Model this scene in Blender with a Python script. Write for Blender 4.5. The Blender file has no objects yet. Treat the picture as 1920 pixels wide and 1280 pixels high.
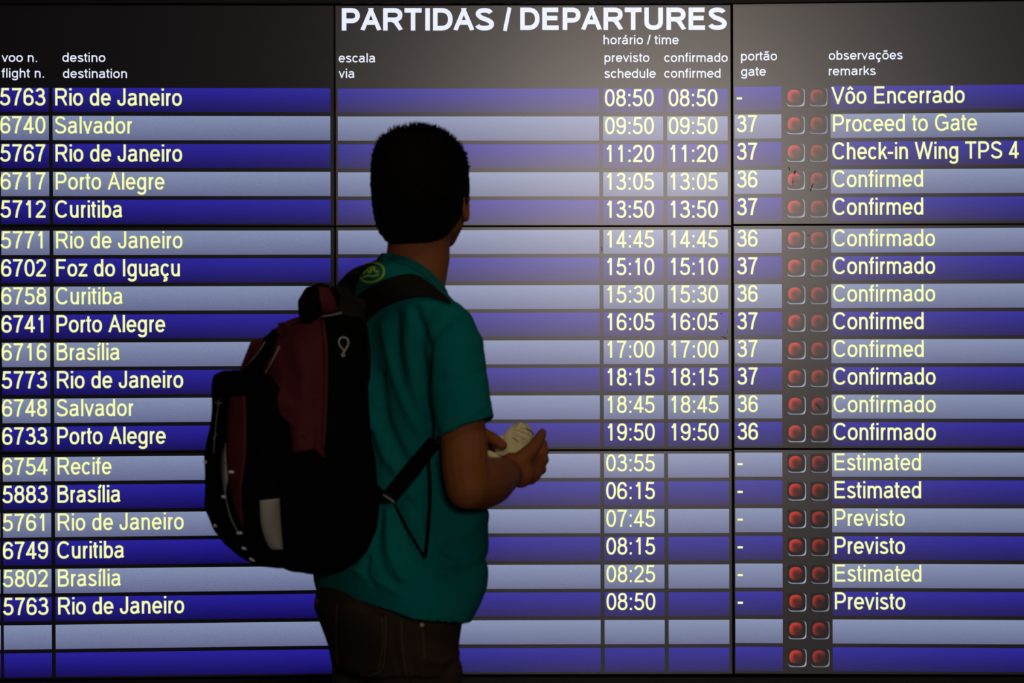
import bpy, bmesh, math, random
import numpy as np
from mathutils import Vector, Matrix
from mathutils.bvhtree import BVHTree
random.seed(5); np.random.seed(5)
S = bpy.context.scene
C = S.collection

# ------------------------------------------------------------------ camera, light, exposure
CAM = Vector((0.0, -7.0, 1.33))
K = 1.957e-4                                   # metres per pixel per metre of distance (1920 px frame)
cd = bpy.data.cameras.new('camera'); cam = bpy.data.objects.new('camera', cd); C.objects.link(cam)
cam.location = CAM; cam.rotation_euler = (math.pi / 2, 0, 0)
cd.sensor_width = 36; cd.lens = 36 / (1920 * K)
cd.dof.use_dof = True; cd.dof.focus_distance = 7.0; cd.dof.aperture_fstop = 7.5
cd.clip_end = 100
S.camera = cam
S.view_settings.view_transform = 'Standard'; S.view_settings.look = 'None'
S.view_settings.exposure = 0.0; S.view_settings.gamma = 1.0; S.view_settings.use_curve_mapping = False

w = bpy.data.worlds.new('hall_ambient'); S.world = w; w.use_nodes = True
w.node_tree.nodes['Background'].inputs[0].default_value = (0.9, 0.75, 0.6, 1)
w.node_tree.nodes['Background'].inputs[1].default_value = 0.004

def area(name, loc, target, size, power, col):
    d = bpy.data.lights.new(name, 'AREA'); d.shape = 'RECTANGLE'; d.size = size[0]; d.size_y = size[1]
    d.energy = power; d.color = col
    o = bpy.data.objects.new(name, d); C.objects.link(o); o.location = loc
    o.rotation_euler = (Vector(target) - Vector(loc)).to_track_quat('-Z', 'Y').to_euler()
    return o
# the hall lamp whose hazy reflection lies over the middle of the board
area('hall_lamp', (0.90, -10.0, 2.32), (0.3, 0.0, 1.5), (1.2, 0.8), 84, (1.0, 0.87, 0.79))
# dim ceiling downlight over the concourse near the man
area('ceiling_lamp', (0.55, -3.3, 3.4), (-0.1, -1.9, 1.2), (0.9, 0.9), 7.0, (1.0, 0.80, 0.58))

# ------------------------------------------------------------------ helpers
def P(px, py, d):                              # a point seen at a pixel, d metres in front of the camera
    return Vector(((px - 960) * K * d, d - 7.0, 1.33 + (640 - py) * K * d))
WORLD = {}                                     # world position of each object's origin (translations only)
def par(o, p):
    if p is not None:
        o.parent = p
        o.matrix_parent_inverse = Matrix.Translation(-WORLD[p.name])
def tag(o, label=None, cat=None, group=None, kind=None):
    if label: o['label'] = label
    if cat: o['category'] = cat
    if group: o['group'] = group
    if kind: o['kind'] = kind
    return o
def thing(name, loc, label, cat, group=None):
    o = bpy.data.objects.new(name, None); C.objects.link(o); o.location = loc; o.empty_display_size = .1
    WORLD[o.name] = Vector(loc)
    return tag(o, label, cat, group)
def link(name, me, mat, parent=None, loc=(0, 0, 0), label=None):
    if mat is not None and not me.materials: me.materials.append(mat)
    o = bpy.data.objects.new(name, me); C.objects.link(o); o.location = loc
    WORLD[o.name] = Vector(loc); par(o, parent)
    if label: o['label'] = label
    return o
def mk(name, verts, faces, mat, parent=None, smooth=False, label=None, uvs=None):
    verts = [Vector(v) for v in verts]
    c = Vector([(min(v[i] for v in verts) + max(v[i] for v in verts)) / 2 for i in range(3)])
    me = bpy.data.meshes.new(name); me.from_pydata([v - c for v in verts], [], faces)
    if uvs:
        l = me.uv_layers.new(name='UVMap')
        for lp in me.loops: l.data[lp.index].uv = uvs[lp.vertex_index]
    if smooth: me.polygons.foreach_set('use_smooth', [True] * len(me.polygons))
    me.update()
    return link(name, me, mat, parent, c, label)
class MB:                                      # collects shells; can be voxel-fused into one skin
    def __init__(s): s.v = []; s.f = []
    def add(s, v, f):
        n = len(s.v); s.v += [Vector(p) for p in v]; s.f += [[i + n for i in q] for q in f]
    def loft(s, rings):
        n = len(rings[0]); v = [p for r in rings for p in r]; f = []
        for i in range(len(rings) - 1):
            for j in range(n):
                k = (j + 1) % n; f.append([i * n + j, i * n + k, (i + 1) * n + k, (i + 1) * n + j])
        f.append(list(range(n))[::-1]); f.append([(len(rings) - 1) * n + j for j in range(n)])
        s.add(v, f)
    def ball(s, c, r, rot=None, n=14):
        r = (r, r, r) if not hasattr(r, '__len__') else r
        v = [Vector((0, 0, r[2]))]; f = []
        for i in range(1, n):
            a = math.pi * i / n
            for j in range(2 * n):
                b = math.pi * j / n; v.append(Vector((r[0] * math.sin(a) * math.cos(b), r[1] * math.sin(a) * math.sin(b), r[2] * math.cos(a))))
        v.append(Vector((0, 0, -r[2]))); m = 2 * n
        for j in range(m): f.append([0, 1 + j, 1 + (j + 1) % m])
        for i in range(n - 2):
            for j in range(m):
                k = (j + 1) % m; f.append([1 + i * m + j, 1 + (i + 1) * m + j, 1 + (i + 1) * m + k, 1 + i * m + k])
        e = len(v) - 1
        for j in range(m): f.append([e, 1 + (n - 2) * m + (j + 1) % m, 1 + (n - 2) * m + j])
        if rot is not None: v = [rot @ p for p in v]
        c = Vector(c); s.add([p + c for p in v], f)
    def tube(s, pts, rad, n=16, balls=True, flat=1.0, flatdir=None):
        pts = [Vector(p) for p in pts]; rings = []
        up = None
        for i, p in enumerate(pts):
            t = (pts[min(i + 1, len(pts) - 1)] - pts[max(i - 1, 0)]).normalized()
            if up is None: up = (Vector(flatdir) if flatdir is not None else (Vector((0, 0, 1)) if abs(t.z) < .9 else Vector((1, 0, 0))))
            a = (up - t * up.dot(t)).normalized(); b = t.cross(a)
            if flatdir is None: up = a
            rings.append([p + (a * math.cos(q) * rad[i] * flat + b * math.sin(q) * rad[i]) for q in [2 * math.pi * j / n for j in range(n)]])
        s.loft(rings)
        if balls:
            for i, p in enumerate(pts): s.ball(p, rad[i] * (.995 if flat == 1 else flat), n=8)
    def box(s, a, b):
        (x0, y0, z0), (x1, y1, z1) = a, b
        s.add([(x0, y0, z0), (x1, y0, z0), (x1, y1, z0), (x0, y1, z0), (x0, y0, z1), (x1, y0, z1), (x1, y1, z1), (x0, y1, z1)],
              [[0, 3, 2, 1], [4, 5, 6, 7], [0, 1, 5, 4], [1, 2, 6, 5], [2, 3, 7, 6], [3, 0, 4, 7]])
    def build(s, name, mat, parent=None, smooth=True, label=None): return mk(name, s.v, s.f, mat, parent, smooth, label)
    def fuse(s, name, mat, parent, voxel, smooth=3, warp=None, label=None):
        me = bpy.data.meshes.new('tmp'); me.from_pydata(s.v, [], s.f)
        bm = bmesh.new(); bm.from_mesh(me); bmesh.ops.recalc_face_normals(bm, faces=bm.faces); bm.to_mesh(me); bm.free()
        o = bpy.data.objects.new('tmp', me); C.objects.link(o)
        m = o.modifiers.new('r', 'REMESH'); m.mode = 'VOXEL'; m.voxel_size = voxel; m.adaptivity = 0
        if smooth:
            q = o.modifiers.new('s', 'SMOOTH'); q.factor = .5; q.iterations = smooth
        dg = bpy.context.evaluated_depsgraph_get()
        r = bpy.data.meshes.new_from_object(o.evaluated_get(dg), depsgraph=dg)
        bpy.data.objects.remove(o); bpy.data.meshes.remove(me)
        n = len(r.vertices); co = np.empty(n * 3); r.vertices.foreach_get('co', co); co = co.reshape(-1, 3)
        if warp is not None:
            no = np.empty(n * 3); r.vertices.foreach_get('normal', no); co = warp(co, no.reshape(-1, 3))
        c = (co.min(0) + co.max(0)) / 2
        r.vertices.foreach_set('co', (co - c).ravel())
        r.polygons.foreach_set('use_smooth', [True] * len(r.polygons)); r.update(); r.materials.clear()
        r.name = name
        return link(name, r, mat, parent, Vector(c), label)
def bvh(*objs):
    v = []; f = []
    for o in objs:
        n = len(v); L = WORLD[o.name]; v += [q.co + L for q in o.data.vertices]; f += [[i + n for i in p.vertices] for p in o.data.polygons]
    return BVHTree.FromPolygons(v, f)
def spline(pts, n):
    pts = np.array(pts, float); m = len(pts)
    if m == 2: return [tuple(pts[0] + (pts[1] - pts[0]) * i / (n - 1)) for i in range(n)]
    out = []
    for i in range(n):
        t = i / (n - 1) * (m - 1); k = min(int(t), m - 2); u = t - k
        p0 = pts[max(k - 1, 0)]; p1 = pts[k]; p2 = pts[k + 1]; p3 = pts[min(k + 2, m - 1)]
        out.append(tuple(.5 * (2 * p1 + (p2 - p0) * u + (2 * p0 - 5 * p1 + 4 * p2 - p3) * u * u + (3 * p1 - p0 - 3 * p2 + p3) * u ** 3)))
    return out
def hit(tree, px, py, last=None):
    d = Vector(((px - 960) * K, 1, (640 - py) * K)); r = tree.ray_cast(CAM, d.normalized(), 20)
    if r[0] is None:
        return None
    return r[0], (CAM - r[0]).normalized(), r[1]
def drape(name, A, B, tree, mat, parent, off=.002, thick=.003, n=24, m=5, label=None, bulge=0):
    """a cloth or webbing strip whose two edges lie where the photograph shows them, laid on a body surface"""
    a = spline(A, n); b = spline(B, n); g = []; dd = []
    for i in range(n):
        for j in range(m):
            u = j / (m - 1); px = a[i][0] * (1 - u) + b[i][0] * u; py = a[i][1] * (1 - u) + b[i][1] * u
            h = hit(tree, px, py); g.append((px, py)); dd.append(None if h is None else h[0].y + 7)
    ok = [i for i, d in enumerate(dd) if d is not None]
    if not ok: return None
    for i, d in enumerate(dd):
        if d is None: dd[i] = dd[min(ok, key=lambda q: abs(q // m - i // m) * 3 + abs(q % m - i % m))]
    D = np.array(dd).reshape(n, m)
    for _ in range(2):
        D2 = D.copy(); D2[1:-1] = (D[:-2] + 2 * D[1:-1] + D[2:]) / 4; D = np.minimum(D, D2)
    top = []; bot = []
    for i in range(n):
        for j in range(m):
            u = j / (m - 1); px, py = g[i * m + j]; d = D[i, j] - off - bulge * math.sin(math.pi * u)
            top.append(P(px, py, d - thick)); bot.append(P(px, py, d + .001))
    v = top + bot; N = n * m; f = []
    for i in range(n - 1):
        for j in range(m - 1):
            q = i * m + j; f.append([q, q + 1, q + m + 1, q + m]); f.append([N + q, N + q + m, N + q + m + 1, N + q + 1])
    for i in range(n - 1):
        q = i * m; f.append([q, q + m, N + q + m, N + q]); q += m - 1; f.append([q + m, q, N + q, N + q + m])
    for j in range(m - 1):
        f.append([j + 1, j, N + j, N + j + 1]); q = (n - 1) * m + j; f.append([q, q + 1, N + q + 1, N + q])
    return mk(name, v, f, mat, parent, True, label)
def cord(name, pts, tree, rad, mat, parent, n=20, off=0.0, label=None, pxw=None):
    w2 = rad / (K * 4.85)
    s = spline(pts, n); A = []; B = []
    for i, (x, y) in enumerate(s):
        x1, y1 = s[min(i + 1, n - 1)]; x0, y0 = s[max(i - 1, 0)]; l = math.hypot(x1 - x0, y1 - y0) + 1e-9
        nx, ny = -(y1 - y0) / l, (x1 - x0) / l; A.append((x + nx * w2, y + ny * w2)); B.append((x - nx * w2, y - ny * w2))
    return drape(name, A, B, tree, mat, parent, off, rad * .8, n, 3, label, bulge=rad * .5)

# ------------------------------------------------------------------ materials
def newmat(name):
    m = bpy.data.materials.new(name); m.use_nodes = True
    return m, m.node_tree, m.node_tree.nodes['Principled BSDF']
def cloth(name, col, col2=None, rough=.9, scale=350, bump=.25, spec=.2, wr=0):
    m, t, b = newmat(name); L = t.links; N = t.nodes
    tc = N.new('ShaderNodeTexCoord'); no = N.new('ShaderNodeTexNoise'); no.inputs['Scale'].default_value = scale; no.inputs['Detail'].default_value = 3
    L.new(tc.outputs['Object'], no.inputs['Vector'])
    n2 = N.new('ShaderNodeTexNoise'); n2.inputs['Scale'].default_value = 14; L.new(tc.outputs['Object'], n2.inputs['Vector'])
    mx = N.new('ShaderNodeMix'); mx.data_type = 'RGBA'; L.new(n2.outputs['Fac'], mx.inputs['Factor'])
    c2 = col2 or tuple(c * .75 for c in col)
    mx.inputs[6].default_value = (*col, 1); mx.inputs[7].default_value = (*c2, 1); L.new(mx.outputs[2], b.inputs['Base Color'])
    bp = N.new('ShaderNodeBump'); bp.inputs['Strength'].default_value = bump; bp.inputs['Distance'].default_value = .002
    L.new(no.outputs['Fac'], bp.inputs['Height']); L.new(bp.outputs[0], b.inputs['Normal'])
    b.inputs['Roughness'].default_value = rough; b.inputs['Specular IOR Level'].default_value = spec
    return m
LCD_R = .266
def lcd(name, top, bot=None, strength=1.0, grain=.07):
    """a glossy-matt display face: image light plus the haze of its front surface"""
    m, t, b = newmat(name); L = t.links; N = t.nodes
    b.inputs['Base Color'].default_value = (.004, .004, .004, 1); b.inputs['Roughness'].default_value = LCD_R
    b.inputs['Specular IOR Level'].default_value = .95
    if bot is None: bot = top
    uv = N.new('ShaderNodeUVMap'); sp = N.new('ShaderNodeSeparateXYZ'); L.new(uv.outputs[0], sp.inputs[0])
    mx = N.new('ShaderNodeMix'); mx.data_type = 'RGBA'; L.new(sp.outputs['Y'], mx.inputs['Factor'])
    mx.inputs[6].default_value = (*bot, 1); mx.inputs[7].default_value = (*top, 1)
    L.new(mx.outputs[2], b.inputs['Emission Color'])
    tc = N.new('ShaderNodeTexCoord'); no = N.new('ShaderNodeTexNoise'); no.inputs['Scale'].default_value = 420; no.inputs['Detail'].default_value = 1
    L.new(tc.outputs['Object'], no.inputs['Vector'])
    mr = N.new('ShaderNodeMapRange'); mr.inputs[1].default_value = .3; mr.inputs[2].default_value = .7
    mr.inputs[3].default_value = strength * (1 - grain); mr.inputs[4].default_value = strength * (1 + grain)
    L.new(no.outputs['Fac'], mr.inputs[0]); L.new(mr.outputs[0], b.inputs['Emission Strength'])
    return m
def sr(r, g, b): return tuple(((c / 255 + .055) / 1.055) ** 2.4 if c > 10 else c / 255 / 12.92 for c in (r, g, b))
M = {}
M['screen'] = lcd('display_black', sr(5, 4, 6))
M['blue'] = lcd('display_blue', sr(36, 30, 150), sr(17, 8, 82))
M['grey'] = lcd('display_grey', sr(128, 140, 174), sr(98, 104, 140))
M['yellow'] = lcd('display_yellow', sr(247, 252, 190), grain=.02)
M['halo'] = lcd('display_yellow_edge', sr(176, 186, 104), grain=.02)
M['white'] = lcd('display_white', sr(228, 234, 255), grain=.02)
def indicator_mat(name, gain):
    m, t, b = newmat(name); L = t.links; N = t.nodes
    b.inputs['Base Color'].default_value = (.004, .004, .004, 1); b.inputs['Roughness'].default_value = LCD_R; b.inputs['Specular IOR Level'].default_value = .95
    uv = N.new('ShaderNodeUVMap')
    def mt(op, a, c=None, d=None):
        n = N.new('ShaderNodeMath'); n.operation = op; n.use_clamp = False
        for i, x in enumerate((a, c, d)):
            if x is None: continue
            if isinstance(x, (int, float)): n.inputs[i].default_value = x
            else: L.new(x, n.inputs[i])
        return n.outputs[0]
    sp = N.new('ShaderNodeSeparateXYZ'); L.new(uv.outputs[0], sp.inputs[0]); x, y = sp.outputs[0], sp.outputs[1]
    def rr(cx, cy, s, p=3.2):                   # superellipse distance
        dx = mt('POWER', mt('ABSOLUTE', mt('DIVIDE', mt('SUBTRACT', x, cx), s)), p)
        dy = mt('POWER', mt('ABSOLUTE', mt('DIVIDE', mt('SUBTRACT', y, cy), s)), p)
        return mt('POWER', mt('ADD', dx, dy), 1 / p)
    def step(v, a, c):
        n = N.new('ShaderNodeMapRange'); n.interpolation_type = 'SMOOTHSTEP'; L.new(v, n.inputs[0])
        n.inputs[1].default_value = a; n.inputs[2].default_value = c; return n.outputs[0]
    d0 = rr(.43, .55, .37, 2.5); lens = step(d0, 1.0, .86)
    diag = step(mt('SUBTRACT', y, x), -.28, .52)
    red = mt('MULTIPLY', lens, mt('ADD', mt('MULTIPLY', diag, mt('ADD', mt('MULTIPLY', step(d0, .15, .9), .80), .15 * gain)), .05 * gain))
    rim = mt('MULTIPLY', step(rr(.47, .53, .47, 3.6), .98, 1.05), step(rr(.5, .5, .495, 6), 1.0, .95))
    rim = mt('MULTIPLY', rim, step(mt('SUBTRACT', x, y), -.45, .35))
    def col(c, f):
        n = N.new('ShaderNodeMix'); n.data_type = 'RGBA'; L.new(f, n.inputs['Factor']); n.inputs[6].default_value = (0, 0, 0, 1); n.inputs[7].default_value = (*c, 1); return n.outputs[2]
    ad = N.new('ShaderNodeMix'); ad.data_type = 'RGBA'; ad.blend_type = 'ADD'; ad.inputs['Factor'].default_value = 1
    L.new(col(sr(194, 47, 37), red), ad.inputs[6]); L.new(col(sr(150, 155, 185), rim), ad.inputs[7])
    L.new(ad.outputs[2], b.inputs['Emission Color']); b.inputs['Emission Strength'].default_value = gain
    return m
M['ind1'] = indicator_mat('display_lamp_bright', 1.0)
M['ind2'] = indicator_mat('display_lamp_dim', .60)
M['bezel'] = cloth('black_bezel', (.006, .006, .006), rough=.5, bump=.02)
M['smudge'] = cloth('grime', (.02, .018, .018), rough=.8)
M['smudge'].node_tree.nodes['Principled BSDF'].inputs['Alpha'].default_value = .5
M['frame'] = cloth('black_frame', (.010, .009, .009), rough=.45, bump=.02)
M['plate'] = cloth('pale_plate', (.75, .73, .66), rough=.6, bump=.02)
M['wall'] = cloth('dark_wall', (.03, .028, .026), rough=.9, scale=60)
m, t, b = newmat('floor_tiles'); M['floor'] = m
br = t.nodes.new('ShaderNodeTexBrick'); tc = t.nodes.new('ShaderNodeTexCoord'); t.links.new(tc.outputs['Object'], br.inputs['Vector'])
br.offset = 0; br.inputs['Scale'].default_value = 1.0; br.inputs['Brick Width'].default_value = .6; br.inputs['Row Height'].default_value = .6; br.inputs['Mortar Size'].default_value = .004
br.inputs['Color1'].default_value = (.10, .095, .09, 1); br.inputs['Color2'].default_value = (.12, .11, .10, 1); br.inputs['Mortar'].default_value = (.03, .03, .03, 1)
t.links.new(br.outputs['Color'], b.inputs['Base Color']); b.inputs['Roughness'].default_value = .25
M['skin'] = cloth('skin', (.27, .090, .030), (.22, .068, .021), rough=.65, scale=500, bump=.08, spec=.15)
M['hair'] = cloth('black_hair', (.004, .003, .0025), rough=.8, scale=700, bump=.5, spec=.05)
M['shirt'] = cloth('teal_cotton', (.001, .155, .143), (.001, .14, .13), rough=.95, scale=600, bump=.12, spec=.08)
M['collar'] = cloth('teal_rib', (.001, .135, .125), rough=.95, scale=600)
M['lime'] = cloth('lime_print', (.42, .72, .06), rough=.8)
M['jeans'] = cloth('brown_denim', (.042, .026, .017), (.03, .019, .013), rough=.95, scale=900, bump=.3, spec=.1)
M['thread'] = cloth('stitching', (.10, .06, .035), rough=.8)
M['brass'] = cloth('rivet_metal', (.55, .48, .25), rough=.4, spec=.6)
M['redtab'] = cloth('red_cloth', (.35, .03, .02))
M['black'] = cloth('black_nylon', (.0035, .003, .003), rough=.9, scale=500, bump=.2, spec=.03)
M['strap'] = cloth('black_padding', (.014, .010, .008), rough=.85, scale=300, bump=.3, spec=.10)
M['maroon'] = cloth('maroon_nylon', (.105, .016, .024), (.065, .011, .015), rough=.8, scale=400, bump=.2, spec=.12)
M['piping'] = cloth('grey_piping', (.32, .29, .27), rough=.7)
M['greymesh'] = cloth('grey_lining', (.36, .34, .30), (.24, .22, .20), rough=.9)
M['reflect'] = cloth('white_tab', (.9, .9, .9), rough=.5)
M['metal'] = cloth('dull_metal', (.55, .50, .42), rough=.4, spec=.7)
M['paper'] = cloth('cream_paper', (.84, .76, .40), (.76, .67, .34), rough=.9, scale=120, bump=.1)
M['paper2'] = cloth('greenish_paper', (.30, .38, .34), rough=.9)
M['ink'] = cloth('faded_ink', (.16, .15, .10), rough=.9)
M['eye'] = cloth('eye_white', (.7, .68, .62), rough=.3)
M['iris'] = cloth('dark_iris', (.03, .015, .01), rough=.2)
M['sole'] = cloth('shoe_rubber', (.35, .34, .32), rough=.8)

# ------------------------------------------------------------------ the hall
fl = MB(); fl.box((-6, -9, -.1), (6, 1.2, 0)); tag(fl.build('floor', M['floor'], smooth=False), kind='structure')
wb = MB(); wb.box((-6, .30, 0), (6, .5, 4.0)); tag(wb.build('wall_back', M['wall'], smooth=False), kind='structure')

# ------------------------------------------------------------------ the departures board: nine displays
COLX = [(-113, 625.5), (629.5, 1370.0), (1375.0, 2114)]
def lin(x, a, b): return a[1] + (b[1] - a[1]) * (x - a[0]) / (b[0] - a[0])
# first bar top and last bar bottom, measured at two x per column, for upper / middle / lower displays
ROWS = {
 (0, 0): ((0, 164.2), (619, 165.6), (0, 420.2), (619, 419.5), 5), (0, 1): ((0, 432.4), (619, 432.0), (0, 845.7), (619, 841.2), 8), (0, 2): ((0, 857.2), (619, 852.2), (0, 1270.2), (619, 1261.8), 8),
 (1, 0): ((630, 166.2), (1365, 166.0), (630, 420.4), (1365, 420.0), 5), (1, 1): ((630, 431.9), (1365, 430.4), (630, 838.5), (1365, 836.8), 8), (1, 2): ((630, 851.0), (1365, 850.0), (630, 1260.3), (1365, 1258.6), 8),
 (2, 0): ((1377, 163.0), (1920, 158.5), (1377, 415.4), (1920, 413.6), 5), (2, 1): ((1377, 429.5), (1920, 427.0), (1377, 835.8), (1920, 836.9), 8), (2, 2): ((1377, 848.4), (1920, 848.4), (1377, 1257.0), (1920, 1260.0), 8)}
EDGE = {  # top and bottom edge of each display's face
 (0, 0): ((0, 9.6), (620, 10.6), (0, 421.3), (620, 422.2)), (0, 1): ((0, 425.0), (620, 425.8), (0, 847.8), (620, 843.2)), (0, 2): ((0, 851.5), (620, 846.8), (0, 1273.5), (620, 1265.2)),
 (1, 0): ((630, 10.6), (1370, 9.6), (630, 422.2), (1370, 421.8)), (1, 1): ((630, 425.6), (1370, 425.2), (630, 842.3), (1370, 841.4)), (1, 2): ((630, 846.0), (1370, 845.2), (630, 1264.0), (1370, 1262.8)),
 (2, 0): ((1377, 8.0), (1920, 2.0), (1377, 419.8), (1920, 418.2)), (2, 1): ((1377, 423.6), (1920, 421.4), (1377, 839.2), (1920, 840.4)), (2, 2): ((1377, 843.0), (1920, 844.0), (1377, 1262.2), (1920, 1264.2))}
# each display hangs a hair out of true: slope of its face along x and along z
TILT = {(0, 0): (-.036, .0), (0, 1): (-.030, .0), (0, 2): (-.026, .0), (1, 0): (0, 0), (1, 1): (0, 0), (1, 2): (0, .022), (2, 0): (0, 0), (2, 1): (0, 0), (2, 2): (0, .022)}
# sign convention: depth Y = TX*(X-Xc) + TZ*(Z-Zc)
def rowY(k, r, u, bottom=False):
    a, b2, c, d, n = ROWS[k]; T = lin(u, a, b2); B = lin(u, c, d); s = (B - T) / ((n - 1) * 52.3 + 45.3)
    return T + s * (r * 52.3 + (45.3 if bottom else 0))
def driftx(c, u, y):
    D = (6.5 - 3.5 * (u - 95) / 525) if c == 0 else (3.5 if c == 1 else min(2 + 2.5 * (u - 1377) / 180, 4.5))
    return u + (y - 165) / 1095 * D
def face(k, px, py, lift=0.0):                 # the point of display k's face that the photograph shows at a pixel
    c, r = k; x0, x1 = COLX[c]; Xc = ((x0 + x1) / 2 - 960) * K * 7; Zc = 1.33 + (640 - (216, 634, 1054)[r]) * K * 7
    tx, tz = TILT[k]; dx = (px - 960) * K; dz = (640 - py) * K
    # -7 + t = tx*(dx t - Xc) + tz*(1.33 + dz t - Zc)
    t = (7 - lift - tx * Xc + tz * (1.33 - Zc)) / (1 - tx * dx - tz * dz)
    return Vector((dx * t, -7 + t, 1.33 + dz * t))
def quadm(name, k, pts, mat, parent, lift, label=None, thick=0.0003):
    f = [face(k, x, y, lift) for x, y in pts]; bk = [p + Vector((0, thick, 0)) for p in f]
    uv = [(0, 0), (1, 0), (1, 1), (0, 1)] * 2
    return mk(name, f + bk, [[0, 1, 2, 3], [4, 7, 6, 5], [0, 4, 5, 1], [1, 5, 6, 2], [2, 6, 7, 3], [3, 7, 4, 0]], mat, parent, label=label, uvs=uv)

# --- a sans-serif drawn with strokes (advance, ink left, ink right in 1/718 of the capital height)
AD = {'0': (556, 37, 519), '1': (556, 95, 350), '2': (556, 26, 507), '3': (556, 34, 522), '4': (556, 25, 523), '5': (556, 32, 514), '6': (556, 38, 518), '7': (556, 37, 515), '8': (556, 38, 517), '9': (556, 38, 518),
 'A': (667, 8, 659), 'B': (667, 74, 627), 'C': (722, 44, 681), 'D': (722, 81, 674), 'E': (667, 80, 616), 'F': (611, 80, 575), 'G': (778, 44, 712), 'I': (278, 91, 188), 'J': (500, 17, 428), 'P': (667, 80, 622), 'R': (722, 80, 700), 'S': (667, 45, 620), 'T': (611, 20, 591), 'U': (722, 79, 644), 'V': (667, 5, 662), 'W': (944, 10, 934),
 'a': (556, 36, 530), 'b': (556, 62, 517), 'c': (500, 30, 477), 'd': (556, 35, 494), 'e': (556, 36, 520), 'f': (278, 8, 275), 'g': (556, 35, 494), 'h': (556, 65, 491), 'i': (222, 67, 155), 'k': (500, 67, 501), 'l': (222, 67, 155), 'm': (833, 65, 769), 'n': (556, 65, 491), 'o': (556, 35, 521), 'p': (556, 62, 517), 'r': (333, 67, 335), 's': (500, 30, 466), 't': (278, 14, 262), 'u': (556, 65, 491), 'v': (500, 8, 492), 'z': (500, 25, 475),
 ':': (278, 91, 188), '.': (278, 91, 188), '-': (333, 30, 300), '/': (278, -5, 283), ' ': (278, 0, 0)}
ALIAS = {'ç': 'c', 'í': 'i', 'ô': 'o', 'á': 'a', 'ã': 'a', 'õ': 'o'}
def arc(cx, cy, rx, ry, a0, a1, e=2.25):
    n = max(3, int(abs(a1 - a0) / 15)); o = []
    for i in range(n + 1):
        a = math.radians(a0 + (a1 - a0) * i / n); c, s = math.cos(a), math.sin(a)
        o.append((cx + rx * math.copysign(abs(c) ** (2 / e), c), cy + ry * math.copysign(abs(s) ** (2 / e), s)))
    return o
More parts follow.
